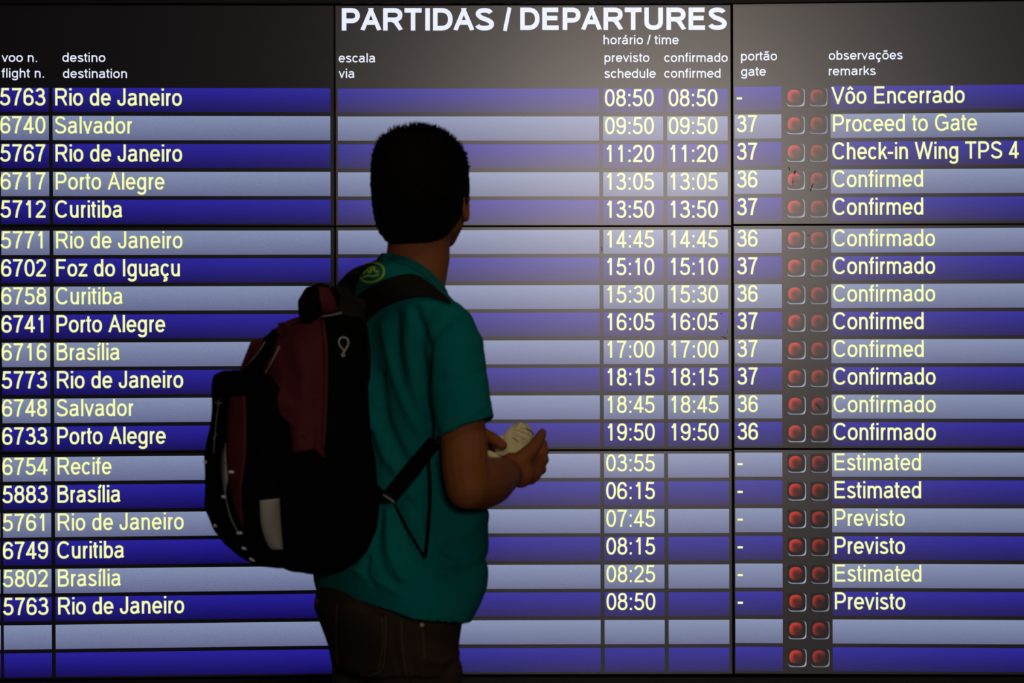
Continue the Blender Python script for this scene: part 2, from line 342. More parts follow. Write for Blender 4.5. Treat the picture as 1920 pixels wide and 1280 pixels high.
def glyph(ch, t):
    b = t / 2; c = 1 - b; x = .73 - b; A = arc; h = .365
    bowl = A(.5, h, .5, h - b, 0, 360); st = lambda X, y0, y1: [(X, y0), (X, y1)]
    extra = []
    if ch == 'ç': extra = [[(.5, 0, .02), (.5, -.07, 0), (.5, -.11, .08), (.5, -.2, .07), (.5, -.24, -.03), (.5, -.22, -.1)]]
    if ch in 'íá': extra = [[(.5, .80, -.03), (.5, 1.0, .11)]]
    if ch == 'ô': extra = [[(.5, .82, -.15), (.5, .99, 0), (.5, .82, .15)]]
    if ch in 'ãõ': extra = [[(.5, .84, -.2), (.5, .93, -.1), (.5, .87, .08), (.5, .97, .2)]]
    dotless = ch == 'í'; ch = ALIAS.get(ch, ch)
    g = {
     '0': lambda: [A(.5, .5, .5, c - .5, 0, 360)], '1': lambda: [[(0, .74), (.5, .82), (.93, 1)], st(1, 0, 1)],
     '2': lambda: [A(.5, .72, .48, c - .72, 175, -35) + [(.6, .38), (.2, .2), (.03, b), (1, b, .05)]],
     '3': lambda: [A(.48, .745, .42, c - .745, 165, -90), A(.48, .3, .52, .3 - b, 90, -165), [(.3, .545), (.5, .545)]],
     '4': lambda: [st(.74, 0, 1), [(.74, .97), (0, .27), (1, .27, .06)]],
     '5': lambda: [[(.92, c, .04), (.2, c), (.07, .5)], A(.47, .325, .53, .325 - b, 138, -165)],
     '6': lambda: [A(.5, .31, .5, .31 - b, 0, 360), A(.52, .56, .52, c - .56, 25, 180) + [(0, .31)]],
     '7': lambda: [[(0, c, -.05), (.97, c), (.7, .7), (.46, .35), (.34, 0)]],
     '8': lambda: [A(.5, .745, .43, c - .745, 0, 360), A(.5, .3, .5, .3 - b, 0, 360)],
     '9': lambda: [A(.5, .69, .5, c - .69, 0, 360), A(.48, .44, .52, .44 - b, 205, 360) + [(1, .69)]],
     'A': lambda: [[(0, 0), (.5, .99), (1, 0)], [(.2, .36), (.8, .36)]],
     'B': lambda: [st(0, 0, 1), [(0, c), (.55, c)] + A(.55, .765, .37, c - .765, 90, -90) + [(0, .53)], [(0, .53), (.58, .53)] + A(.58, (.53 + b) / 2, .42, (.53 - b) / 2, 90, -90) + [(0, b)]],
     'C': lambda: [A(.53, .5, .53, c - .5, 38, 322)],
     'D': lambda: [st(0, 0, 1), [(0, c), (.42, c)] + A(.42, .5, .58, c - .5, 90, -90) + [(0, b)]],
     'E': lambda: [st(0, 0, 1), [(0, c), (1, c, .03)], [(0, .53), (.95, .53, .02)], [(0, b), (1, b, .05)]],
     'F': lambda: [st(0, 0, 1), [(0, c), (1, c, .05)], [(0, .51), (.9, .51, .03)]],
     'G': lambda: [A(.5, .5, .5, c - .5, 40, 312) + [(1, .16), (1, .47), (.56, .47)]],
     'I': lambda: [st(.5, 0, 1)], 'J': lambda: [[(1, 1)] + A(.5, .27, .5, .27 - b, 0, -180) + [(0, .33)]],
     'P': lambda: [st(0, 0, 1), [(0, c), (.55, c)] + A(.55, (c + .43) / 2, .45, (c - .43) / 2, 90, -90) + [(0, .43)]],
     'R': lambda: [st(0, 0, 1), [(0, c), (.55, c)] + A(.55, (c + .48) / 2, .38, (c - .48) / 2, 90, -90) + [(0, .48)], [(.45, .48), (.64, .40), (.98, 0)]],
     'S': lambda: [A(.5, .745, .44, c - .745, 12, 205) + [(.28, .57), (.5, .52), (.74, .46)] + A(.5, .28, .5, .28 - b, 38, -168)],
     'T': lambda: [st(.5, 0, 1), [(0, c, -.06), (1, c, .06)]], 'U': lambda: [[(0, 1)] + A(.5, .36, .5, .36 - b, 180, 360) + [(1, 1)]],
     'V': lambda: [[(0, 1), (.5, .01), (1, 1)]], 'W': lambda: [[(0, 1), (.25, .01), (.5, .99), (.75, .01), (1, 1)]],
     'a': lambda: [A(.46, .53, .4, x - .53, 168, 0) + [(.86, .14), (1, b * .7)], [(.86, .43), (.6, .40)] + A(.4, .225, .4, .17, 90, 270) + [(.66, .09), (.86, .22)]],
     'b': lambda: [st(0, 0, 1), bowl], 'c': lambda: [A(.53, h, .53, h - b, 40, 320)], 'd': lambda: [st(1, 0, 1), bowl],
     'e': lambda: [[(0, .37), (1, .37)] + A(.5, h, .5, h - b, 4, 325)],
     'f': lambda: [[(.42, 0)] + A(1.1, .82, .68, c - .82, 180, 92), [(0, .685, -.07), (1, .685, .04)]],
     'g': lambda: [[(1, .73)] + A(.5, -.06, .5, .23 - b, 0, -165), bowl],
     'h': lambda: [st(0, 0, 1), A(.5, .42, .5, x - .42, 175, 0) + [(1, 0)]],
     'i': lambda: [st(.5, 0, .73)] + ([] if dotless else [st(.5, .875, 1.0)]),
     'k': lambda: [st(0, 0, 1), [(.93, .73), (.03, .24)], [(.4, .45), (1, 0)]], 'l': lambda: [st(.5, 0, 1)],
     'm': lambda: [st(0, 0, .73), A(.25, .44, .25, x - .44, 175, 0) + [(.5, 0)], A(.75, .44, .25, x - .44, 180, 0) + [(1, 0)]],
     'n': lambda: [st(0, 0, .73), A(.5, .42, .5, x - .42, 175, 0) + [(1, 0)]], 'o': lambda: [bowl], 'p': lambda: [st(0, -.28, .73), bowl],
     'r': lambda: [st(0, 0, .73), A(.95, .36, .95, x - .36, 178, 84)],
     's': lambda: [A(.5, .545, .43, x - .545, 14, 205) + [(.3, .415), (.52, .37), (.78, .32)] + A(.5, .2, .5, .2 - b, 36, -168)],
     't': lambda: [[(.38, .92)] + A(1.05, .19, .67, .19 - b, 180, 272), [(0, .685, -.07), (1, .685, .06)]],
     'u': lambda: [[(0, .73)] + A(.5, .31, .5, .31 - b, 180, 358), st(1, 0, .73)], 'v': lambda: [[(0, .73), (.5, .01), (1, .73)]],
     'z': lambda: [[(0, x, -.04), (.97, x), (.03, b), (1, b, .06)]],
     ':': lambda: [st(.5, 0, .13), st(.5, .59, .72)], '.': lambda: [st(.5, 0, .13)], '-': lambda: [[(0, .36, -.07), (1, .36, .07)]], '/': lambda: [[(0, -.02), (1, 1.02)]], ' ': lambda: []}[ch]()
    return g + extra
def text_polys(s, cap, sx, t, bold=0.0, grow=0.0):
    """quads of the string in pixels, origin at the baseline start, y up"""
    V = []; F = []; pen = 0.0; tg = t; t = t - 2 * grow
    for ch in s:
        adv, x0, x1 = AD[ALIAS.get(ch, ch)]; X0 = x0 / 718 * sx + t / 2 - bold; W = max((x1 - x0) / 718 * sx - t + 2 * bold, 0)
        if ch == 'I': X0 += bold; W = max((x1 - x0) / 718 * sx - t, 0)
        lo = -.4 if ch in 'gpç' else (-.04 if ch == '/' else 0); hi = 1.04 if ch in '/íáôãõ' else (.73 if ch in 'acegmnoprsuvz' else 1.0)
        for path in glyph(ch, t):
          pts = [(pen + X0 + p[0] * W + (p[2] * (.6 + .4 * sx) if len(p) > 2 else 0), p[1]) for p in path]
          q = [pts[0]]
          for p in pts[1:]:
              if math.hypot(p[0] - q[-1][0], p[1] - q[-1][1]) > 1e-4: q.append(p)
          pts = q; n = len(pts); closed = n > 4 and math.hypot(pts[0][0] - pts[-1][0], pts[0][1] - pts[-1][1]) < 1e-3
          if closed: pts = pts[:-1]; n -= 1
          if not closed:
              segs = [[pts[0]]]
              for i in range(1, n - 1):
                  a_, p_, b_ = pts[i - 1], pts[i], pts[i + 1]; u1 = (p_[0] - a_[0], p_[1] - a_[1]); u2 = (b_[0] - p_[0], b_[1] - p_[1]); l1 = math.hypot(*u1); l2 = math.hypot(*u2)
                  if (u1[0] * u2[0] + u1[1] * u2[1]) / l1 / l2 < -.25:
                      e1 = .45 * t / l1; e2 = .45 * t / l2
                      segs[-1].append((p_[0] + u1[0] * e1, p_[1] + u1[1] * e1)); segs.append([(p_[0] - u2[0] * e2, p_[1] - u2[1] * e2)])
                  else: segs[-1].append(p_)
              segs[-1].append(pts[-1])
          else: segs = [pts]
          for pts in segs:
            n = len(pts)
            base = len(V)
            for i in range(n):
                p = pts[i]; a = pts[i - 1] if (i > 0 or closed) else None; b2 = pts[(i + 1) % n] if (i < n - 1 or closed) else None
                def nr(u, v):
                    l = math.hypot(v[0] - u[0], v[1] - u[1]); return (-(v[1] - u[1]) / l, (v[0] - u[0]) / l)
                if a is None: N = nr(p, b2); k = 1
                elif b2 is None: N = nr(a, p); k = 1
                else:
                    n1 = nr(a, p); n2 = nr(p, b2); N = (n1[0] + n2[0], n1[1] + n2[1]); l = math.hypot(*N) or 1e-6; N = (N[0] / l, N[1] / l)
                    k = min(1 / max(N[0] * n1[0] + N[1] * n1[1], .2), 1.45)
                for sg in (1, -1): V.append(((p[0] + sg * N[0] * tg / 2 * k) * cap, min(max(p[1] + sg * N[1] * tg / 2 * k, lo - grow), hi + grow) * cap))
            for i in range(n if closed else n - 1):
                j = (i + 1) % n; F.append([base + 2 * i, base + 2 * i + 1, base + 2 * j + 1, base + 2 * j])
        pen += adv / 718 * sx
    return V, F
def write(k, s, u, base, cap, mat, parent, name, sx=.82, t=.125, width=None, row=None, ink=None):
    """u: pen start in pixels (or ink start if ink is given); base: baseline below the bar top of `row`, else pixel y"""
    first = AD[ALIAS.get(s[0], s[0])]; last = AD[ALIAS.get(s[-1], s[-1])]
    tot = sum(AD[ALIAS.get(ch, ch)][0] for ch in s)
    inkem = tot - first[1] - (last[0] - last[2])
    if width: sx = width * 718 / (cap * inkem)
    if ink is not None: u = ink - first[1] / 718 * sx * cap
    layers = [(t, .0011, 0)] if mat is M['white'] else [(t * .84, .0012, 0), (t * 1.22, .0009, 1)]
    pts = []; faces = []; mi = []; col = k[0]
    for tt, lift, m_i in layers:
        V, F = text_polys(s, cap, sx, tt, .028 if tt > .18 else 0, (tt - t) / 2)
        n0 = len(pts)
        for x, y in V:
            U = u + x
            if row is not None: Y = rowY(k, row, U) + base - y
            else: Y = base - y + (rowY(k, 0, U) - rowY(k, 0, u))
            pts.append(face(k, driftx(col, U, Y) if row is not None else U, Y, lift))
        faces += [[i + n0 for i in f] for f in F]; mi += [m_i] * len(F)
    o = mk(name, pts, faces, mat, parent, label='"%s"' % s, uvs=[(0, 1)] * len(pts))
    if len(layers) > 1:
        o.data.materials.append(M['halo']); o.data.polygons.foreach_set('material_index', mi)
    return o

FL = [('5763', 'Rio de Janeiro', '08:50', '08:50', '-', 'Vôo Encerrado'), ('6740', 'Salvador', '09:50', '09:50', '37', 'Proceed to Gate'), ('5767', 'Rio de Janeiro', '11:20', '11:20', '37', 'Check-in Wing TPS 4'),
 ('6717', 'Porto Alegre', '13:05', '13:05', '36', 'Confirmed'), ('5712', 'Curitiba', '13:50', '13:50', '37', 'Confirmed'),
 ('5771', 'Rio de Janeiro', '14:45', '14:45', '36', 'Confirmado'), ('6702', 'Foz do Iguaçu', '15:10', '15:10', '37', 'Confirmado'), ('6758', 'Curitiba', '15:30', '15:30', '36', 'Confirmado'), ('6741', 'Porto Alegre', '16:05', '16:05', '37', 'Confirmed'),
 ('6716', 'Brasília', '17:00', '17:00', '37', 'Confirmed'), ('5773', 'Rio de Janeiro', '18:15', '18:15', '37', 'Confirmado'), ('6748', 'Salvador', '18:45', '18:45', '36', 'Confirmado'), ('6733', 'Porto Alegre', '19:50', '19:50', '36', 'Confirmado'),
 ('6754', 'Recife', '03:55', '', '-', 'Estimated'), ('5883', 'Brasília', '06:15', '', '-', 'Estimated'), ('5761', 'Rio de Janeiro', '07:45', '', '-', 'Previsto'), ('6749', 'Curitiba', '08:15', '', '-', 'Previsto'),
 ('5802', 'Brasília', '08:25', '', '-', 'Estimated'), ('5763', 'Rio de Janeiro', '08:50', '', '-', 'Previsto'), ('',) * 6, ('',) * 6]
CELLS = [[(-111, -5), (.5, 91), (98.3, 619)], [(633.2, 1123), (1130.4, 1243), (1250.5, 1364.3)], [(1377.2, 1464.8), (1557, 2108)]]
PLAB = {(0, 0): 'upper left display with heading "destination" and five flight rows', (1, 0): 'upper middle display headed "PARTIDAS / DEPARTURES" above the man', (2, 0): 'upper right display with headings "gate" and "remarks"',
 (0, 1): 'middle left display listing flights 5771 to 6733', (1, 1): 'centre display behind the man with times 14:45 to 19:50', (2, 1): 'middle right display with remarks "Confirmado" down its rows',
 (0, 2): 'lower left display listing flights 6754 to 5763, two empty rows', (1, 2): 'lower middle display with times 03:55 to 08:50, its confirmed column empty', (2, 2): 'lower right display with dashes for gates and remarks "Estimated", "Previsto"'}
# indicator lamp picture: one shared flat mesh per brightness
def lamp_mesh(mat):
    s = 35.5 * K * 7 / 2; me = bpy.data.meshes.new('indicator_light'); n = 5; pts = []
    for cx, cz, a0 in ((1, -1, -90), (1, 1, 0), (-1, 1, 90), (-1, -1, 180)):
        for i in range(n):
            a = math.radians(a0 + 90 * i / (n - 1)); pts.append((cx * s * .78 + s * .22 * math.cos(a), cz * s * .78 + s * .22 * math.sin(a)))
    v = [(x, 0, z) for x, z in pts] + [(x, .0005, z) for x, z in pts]; N = len(pts)
    f = [list(range(N)), list(range(N, 2 * N))[::-1]] + [[i, i + N, (i + 1) % N + N, (i + 1) % N] for i in range(N)]
    me.from_pydata(v, [], f); l = me.uv_layers.new(name='UVMap')
    for lp in me.loops:
        q = v[lp.vertex_index]; l.data[lp.index].uv = (.5 + q[0] / s / 2, .5 + q[2] / s / 2)
    me.materials.append(mat); me.update(); return me
LM = [lamp_mesh(M['ind1']), lamp_mesh(M['ind2'])]
SCREEN = {}
for c in range(3):
    for r in range(3):
        k = (c, r); e = EDGE[k]; x0, x1 = COLX[c]
        Ty = lambda x: lin(x, e[0], e[1]); By = lambda x: lin(x, e[2], e[3])
        dyb = driftx(c, x0, 0); sh = lambda x, y: x + (y - 165) / 1095 * 3.2
        q = [(sh(x0, By(x0)), By(x0)), (sh(x1, By(x1)), By(x1)), (sh(x1, Ty(x1)), Ty(x1)), (sh(x0, Ty(x0)), Ty(x0))]
        base = face(k, (x0 + x1) / 2, By((x0 + x1) / 2))
        root = thing('display_panel', base, PLAB[k], 'screen', 'displays of the departures board')
        sc = quadm('screen', k, q, M['screen'], root, 0.0, thick=.004); SCREEN[k] = sc
        bz = MB(); g = 1.1
        outer = [(q[0][0] - g, q[0][1] + g), (q[1][0] + g, q[1][1] + g), (q[2][0] + g, q[2][1] - g), (q[3][0] - g, q[3][1] - g)]
        for i in range(4):
            j = (i + 1) % 4; a, b2, c2, d2 = outer[i], outer[j], q[j], q[i]
            F = [face(k, x, y, .0035) for x, y in (a, b2, c2, d2)]; Bk = [p + Vector((0, .06, 0)) for p in F]
            bz.add(F + Bk, [[0, 1, 2, 3], [7, 6, 5, 4], [0, 4, 5, 1], [2, 6, 7, 3], [1, 5, 6, 2], [3, 7, 4, 0]])
        bz.build('bezel', M['bezel'], root, False)
        hs = MB(); F = [face(k, x, y, -.05) for x, y in q]; Bk = [p + Vector((0, .06, 0)) for p in F]
        hs.add(F + Bk, [[0, 1, 2, 3], [7, 6, 5, 4], [0, 4, 5, 1], [2, 6, 7, 3], [1, 5, 6, 2], [3, 7, 4, 0]]); hs.build('housing', M['bezel'], root, False)
        nrow = ROWS[k][4]; first = (0, 5, 13)[r]
        for i in range(nrow):
            fl_i = first + i; blue = fl_i % 2 == 0
            for (a, b2) in CELLS[c]:
                pts = []
                for u, bot in ((a, True), (b2, True), (b2, False), (a, False)):
                    y = rowY(k, i, u, bot); pts.append((driftx(c, u, y), y))
                quadm('row_bar', k, pts, M['blue'] if blue else M['grey'], sc, .0005)
            d = FL[fl_i]; Y = M['yellow']
            if d[0]:
                if c == 0:
                    write(k, d[0], -1.4, 33.4, 32.6, Y, sc, 'flight_number_text', row=i, sx=.868)
                    write(k, d[1], 100.4, 33.4, 32.6, Y, sc, 'destination_text', row=i, sx=.826)
                if c == 1:
                    write(k, d[2], 1132.8, 33.2, 32.2, Y, sc, 'time_text', row=i, sx=.84, t=.115)
                    if d[3]: write(k, d[3], 1252.2, 33.2, 32.2, Y, sc, 'time_text', row=i, sx=.84, t=.115)
                if c == 2:
                    write(k, d[4], 1380.4, 33.0, 32.0, Y, sc, 'gate_text', row=i, sx=.82 if d[4] != '-' else .80, t=.12)
                    write(k, d[5], 1558.6, 33.3, 32.2, Y, sc, 'remark_text', row=i, sx=.84 if len(d[5]) < 17 else .822, t=.12)
            if c == 2:
                for q2, cx in enumerate((1491.6, 1534.3)):
                    y = rowY(k, i, cx) + 20.3; px = driftx(2, cx, y)
                    link('indicator_light', LM[q2], None, sc, face(k, px, y, .0012))
k = (1, 0); W = M['white']
write(k, 'PARTIDAS', 0, 57.2, 42.0, W, SCREEN[k], 'heading_text', ink=642.0, width=283, t=.205)
write(k, '/', 0, 57.0, 42.0, W, SCREEN[k], 'heading_text', ink=943, width=16, t=.17)
write(k, 'DEPARTURES', 0, 56.2, 42.0, W, SCREEN[k], 'heading_text', ink=976.5, width=385, t=.205)
for kk, s, x0, x1, y in (((0, 0), 'voo n.', 3, 69.5, 116), ((0, 0), 'flight n.', 3, 82.5, 145.3), ((0, 0), 'destino', 117, 197.5, 116), ((0, 0), 'destination', 118, 238, 146), ((1, 0), 'escala', 635, 704, 117),
        ((1, 0), 'via', 635, 665, 146), ((1, 0), 'horário / time', 1131.5, 1272.5, 83), ((1, 0), 'previsto', 1133.5, 1217.5, 116.2), ((1, 0), 'schedule', 1133, 1229.5, 146), ((1, 0), 'confirmado', 1245.5, 1364.5, 116.2),
        ((1, 0), 'confirmed', 1245.5, 1351, 145.6), ((2, 0), 'portão', 1389.5, 1457, 113.6), ((2, 0), 'gate', 1389.5, 1436, 142.3), ((2, 0), 'observações', 1554, 1692.5, 112.3), ((2, 0), 'remarks', 1554, 1642, 141.5)):
    write(kk, s, 0, y, 17.4, W, SCREEN[kk], 'column_heading_text', ink=x0, width=x1 - x0, t=.135)
# finger marks and grime on the display faces
def smudge(k, pts, wd):
    n = len(pts); V = []; F = []
    for i, (x, y) in enumerate(pts):
        a = pts[max(i - 1, 0)]; b2 = pts[min(i + 1, n - 1)]; l = math.hypot(b2[0] - a[0], b2[1] - a[1]); nx, ny = -(b2[1] - a[1]) / l, (b2[0] - a[0]) / l
        ww = wd * (.5 + .7 * math.sin(math.pi * (i + .3) / n)) * random.uniform(.6, 1.2)
        V += [face(k, x + nx * ww, y + ny * ww, .0016), face(k, x - nx * ww, y - ny * ww, .0016)]
    for i in range(n - 1): F.append([2 * i, 2 * i + 1, 2 * i + 3, 2 * i + 2])
    mk('smudge', V, F, M['smudge'], SCREEN[k])
smudge((2, 0), [(1491, 319), (1490.5, 323), (1489, 327)], 1.8)
smudge((2, 0), [(1478, 313), (1480, 316), (1481, 320)], 1.0)
smudge((2, 0), [(1489, 330), (1487, 337), (1486, 343), (1488, 348)], .5)
smudge((2, 0), [(1484, 341), (1492, 340), (1498, 341)], .4)
smudge((2, 0), [(1484, 349), (1488, 348)], .5)
smudge((2, 0), [(1526, 344), (1523, 347), (1521, 353), (1519, 359)], 1.4)
smudge((2, 1), [(1529, 756), (1535, 762), (1539, 767)], .9)
smudge((2, 1), [(1514, 441), (1517, 442)], 1.1)
smudge((1, 1), [(1127, 462), (1129, 467), (1128, 470)], 1.0)
smudge((1, 1), [(1353, 631), (1358, 632), (1363, 635)], 1.0)
smudge((1, 1), [(1351, 587), (1354, 589)], 1.0)
smudge((1, 1), [(1364, 615), (1364, 625)], .5)

# frame round the board, plinth, and what shows at its top edge
def prism(name, pts, y0, y1, mat, kind=None, parent=None):
    v = [(x, y0, z) for x, z in pts] + [(x, y1, z) for x, z in pts]; n = len(pts)
    o = mk(name, v, [list(range(n)), list(range(n, 2 * n))[::-1]] + [[i, i + n, (i + 1) % n + n, (i + 1) % n] for i in range(n)], mat, parent)
    return tag(o, kind=kind)
def fz(py, d=7.0): return 1.33 + (640 - py) * K * d
def fx(px, d=7.0): return (px - 960) * K * d
prism('trim_1', [(fx(-150), fz(8.0)), (fx(1372), fz(7.6)), (fx(2150), fz(-4)), (fx(2150), fz(-70)), (fx(-150), fz(-70))], -.022, .07, M['frame'], 'structure')
prism('trim_2', [(fx(-150), fz(1330)), (fx(2150), fz(1330)), (fx(2150), fz(1267)), (fx(700), fz(1267)), (fx(-150), fz(1278))], -.03, .07, M['frame'], 'structure')
prism('trim_3', [(fx(-150), fz(1330)), (fx(-121), fz(1330)), (fx(-121), fz(-60)), (fx(-150), fz(-60))], -.03, .07, M['frame'], 'structure')
prism('trim_4', [(fx(2124), fz(1330)), (fx(2150), fz(1330)), (fx(2150), fz(-60)), (fx(2124), fz(-60))], -.03, .07, M['frame'], 'structure')
prism('wall_plinth', [(fx(-150), 0.0), (fx(2150), 0.0), (fx(2150), fz(1332)), (fx(-150), fz(1332))], .0, .30, M['wall'], 'structure')
for (a, b2, lab) in ((845, 929, 'pale strip on the top frame, left of the two'), (980, 1056, 'pale strip on the top frame, right of the two')):
    tag(prism('pale_strip', [(fx(a), fz(1.6)), (fx(b2), fz(1.4)), (fx(b2), fz(-14)), (fx(a), fz(-14))], -.026, -.021, M['plate']), lab, 'strip', 'pale strips on the top frame')  # unidentified pale bits at the top edge, built as thin plates

# ------------------------------------------------------------------ the man
TH = math.radians(62); Fv = Vector((math.sin(TH), math.cos(TH), 0)); Rv = Vector((math.cos(TH), -math.sin(TH), 0))
TC = Vector((-.166, -2.0, 0))
def BF(a, b, z): return Vector((TC.x, TC.y, 0)) + Fv * a + Rv * b + Vector((0, 0, z))
def ring(py, xL, xR, w, d=5.0, fv=Fv, rv=Rv, c0=TC, e=2.4, n=40, tilt=0.0, yoff=0.0):
    """a rounded cross-section whose outline spans xL..xR pixels; w is its half breadth sideways"""
    XL = (xL - 960) * K * d; XR = (xR - 960) * K * d; h = (XR - XL) / 2; X = (XL + XR) / 2; z = 1.33 + (640 - py) * K * d
    def ext(dd):
        m = 0
        for i in range(60):
            q = 2 * math.pi * i / 60; a = dd * math.copysign(abs(math.cos(q)) ** (2 / e), math.cos(q)); b = w * math.copysign(abs(math.sin(q)) ** (2 / e), math.sin(q)); m = max(m, a * fv.x + b * rv.x)
        return m
    lo, hi = .004, .6
    for _ in range(30):
        md = (lo + hi) / 2
        if ext(md) < h: lo = md
        else: hi = md
    Y = c0.y + (X - c0.x) * fv.y / fv.x * 1.0 + yoff if fv.x > .5 else c0.y + yoff
    c = Vector((X, Y, z)); out = []
    for i in range(n):
        q = 2 * math.pi * i / n; a = lo * math.copysign(abs(math.cos(q)) ** (2 / e), math.cos(q)); b = w * math.copysign(abs(math.sin(q)) ** (2 / e), math.sin(q))
        out.append(c + fv * a + rv * b + Vector((0, 0, -a * tilt)))
    return out
man = thing('person', (-.2, -2.0, 0), 'man seen from behind in a teal t-shirt and dark jeans, looking up at the board', 'person')

# -- body: one skin for head, neck, trunk, arms, hands and legs
HY = math.radians(14); fH = Vector((math.sin(HY), math.cos(HY), 0)); rH = Vector((math.cos(HY), -math.sin(HY), 0)); HC = P(791, 350, 5.0)
HR = Matrix((rH, fH, Vector((0, 0, 1)))).transposed()
HR = HR @ Matrix.Rotation(math.radians(5), 3, 'X')
def H(r, f, u): return HC + HR @ Vector((r, f, u))
B = MB()
B.ball(H(0, -.008, .012), (.079, .096, .098), HR, 20)            # cranium
B.ball(H(0, .030, -.040), (.066, .062, .082), HR, 18)            # face mass
B.ball(H(0, .062, .030), (.060, .032, .050), HR)                 # forehead
B.ball(H(0, .082, .012), (.046, .014, .010), HR)                 # brow
B.tube([H(.062, .0, -.040), H(.054, .018, -.068), H(.028, .062, -.098), H(0, .076, -.104), H(-.028, .062, -.098), H(-.054, .018, -.068), H(-.062, .0, -.040)], [.018, .019, .018, .019, .018, .019, .018])
B.ball(H(0, .035, -.086), (.045, .048, .026), HR)
B.tube([H(0, .088, .005), H(0, .101, -.022), H(0, .110, -.034)], [.008, .010, .012])   # nose
for s in (-1, 1):
    B.ball(H(s * .012, .100, -.037), (.009, .010, .008), HR)
    B.ball(H(s * .040, .070, -.030), (.022, .020, .020), HR)     # cheek
    B.tube([H(s * .018, .080, .007), H(s * .033, .083, .009), H(s * .048, .074, .005)], [.0035, .0042, .0035], n=8)      # upper lid
    B.tube([H(s * .019, .078, -.007), H(s * .033, .080, -.009), H(s * .047, .073, -.006)], [.0035, .004, .0035], n=8)
B.tube([H(-.024, .083, -.070), H(-.008, .094, -.067), H(.008, .094, -.067), H(.024, .083, -.070)], [.004, .006, .006, .004])
B.tube([H(-.022, .082, -.077), H(0, .094, -.079), H(.022, .082, -.077)], [.004, .007, .004])
for s in (-1, 1):                                                # ears
    er = [H(s * (.079 + .006 * abs(math.sin(a / 2)) ), -.006 - .017 * math.sin(a) * .9, -.030 + .032 * math.cos(a)) for a in [i * math.pi / 5 for i in range(10)]]
    B.tube(er + [er[0]], [.0048] * 11, n=8)
    B.ball(H(s * .079, -.006, -.030), (.005, .016, .028), HR); B.ball(H(s * .078, .004, -.058), (.006, .009, .009), HR)
B.tube([P(787, 430, 5.0), P(784, 480, 4.995), P(776, 530, 4.99), P(768, 575, 4.99)], [.056, .0585, .058, .054], n=24)   # neck
# trunk under the clothes
def trunk(grow, rows):
    return [ring(py, xL + grow, xR - grow, w - grow * .0013, e=2.2) for py, xL, xR, w in rows]
SH = [(488, 702, 768, .045), (503, 674, 796, .072), (520, 660, 816, .098), (545, 650, 838, .135), (572, 644, 862, .170), (605, 640, 882, .188), (650, 640, 890, .190), (710, 634, 890, .182), (780, 630, 888, .172), (850, 626, 888, .166), (910, 618, 898, .166), (960, 610, 916, .168),
      (1010, 600, 919, .170), (1060, 590, 916, .177), (1100, 584, 913, .182), (1135, 586, 902, .182), (1166, 592, 884, .178)]
B.loft(trunk(22, SH[2:-3])[::-1])
SR = P(842, 612, 4.86); ER = P(877, 912, 4.765); WR = P(951, 889, 4.965)
B.tube([SR, P(856, 700, 4.812), P(866, 790, 4.792), P(870, 830, 4.785), P(872, 880, 4.77), ER], [.040, .040, .041, .042, .0415, .040])
B.tube([ER, P(899, 908, 4.82), P(920, 902, 4.875), P(937, 894, 4.92), WR], [.040, .046, .0435, .036, .0285])
# right hand: heel, palm, thumb and four curled fingers
kn = [P(1002, 858, 5.04), P(1007, 871, 5.035), P(1004, 885, 5.025), P(995, 896, 5.01)]
for q, r in zip(kn, (.0145, .0145, .014, .013)): B.tube([WR, WR.lerp(q, .5), q], [.022, .017, r], n=12)
B.ball(P(975, 886, 4.99), .028)
fing = [[kn[0], P(1020, 846, 5.05), P(1018, 831, 5.075), P(1008, 824, 5.09)], [kn[1], P(1020, 862, 5.05), P(1014, 846, 5.08), P(1002, 843, 5.095)],
        [kn[2], P(1016, 880, 5.04), P(1008, 866, 5.07), P(996, 864, 5.08)], [kn[3], P(1004, 895, 5.025), P(998, 884, 5.055), P(988, 881, 5.06)]]
for q, r in zip(fing, (.0098, .0102, .0098, .0088)): B.tube(q, [r * 1.12, r, r * .92, r * .8], n=12)
B.tube([P(962, 880, 4.975), P(982, 858, 4.985), P(1003, 836, 5.0), P(1012, 821, 5.0), P(1017, 811, 5.0)], [.020, .0165, .0125, .0105, .0085], n=12)
B.ball(P(960, 868, 4.985), .020)
# left arm, mostly hidden
SL = BF(.0, -.175, SR.z); EL = BF(.02, -.235, ER.z + .01); WL = P(888, 842, 5.105)
B.tube([SL, SL.lerp(EL, .5), EL], [.050, .045, .040]); B.tube([EL, EL.lerp(WL, .3), WL], [.040, .041, .027])
pl = P(912, 838, 5.11); B.tube([WL, pl], [.024, .022], n=12)
for (a, bq, cq, r) in ((P(908, 815, 5.04), P(924, 822, 5.03), P(942, 835, 5.025), .0115), (P(925, 842, 5.12), P(945, 848, 5.13), P(962, 846, 5.12), .0095), (P(925, 852, 5.12), P(945, 858, 5.13), P(963, 856, 5.12), .0095), (P(922, 862, 5.11), P(942, 868, 5.12), P(958, 866, 5.11), .009), (P(918, 870, 5.10), P(934, 876, 5.10), P(948, 875, 5.095), .008)):
    B.tube([pl, a, bq, cq], [.014, r * 1.15, r, r * .85], n=10)
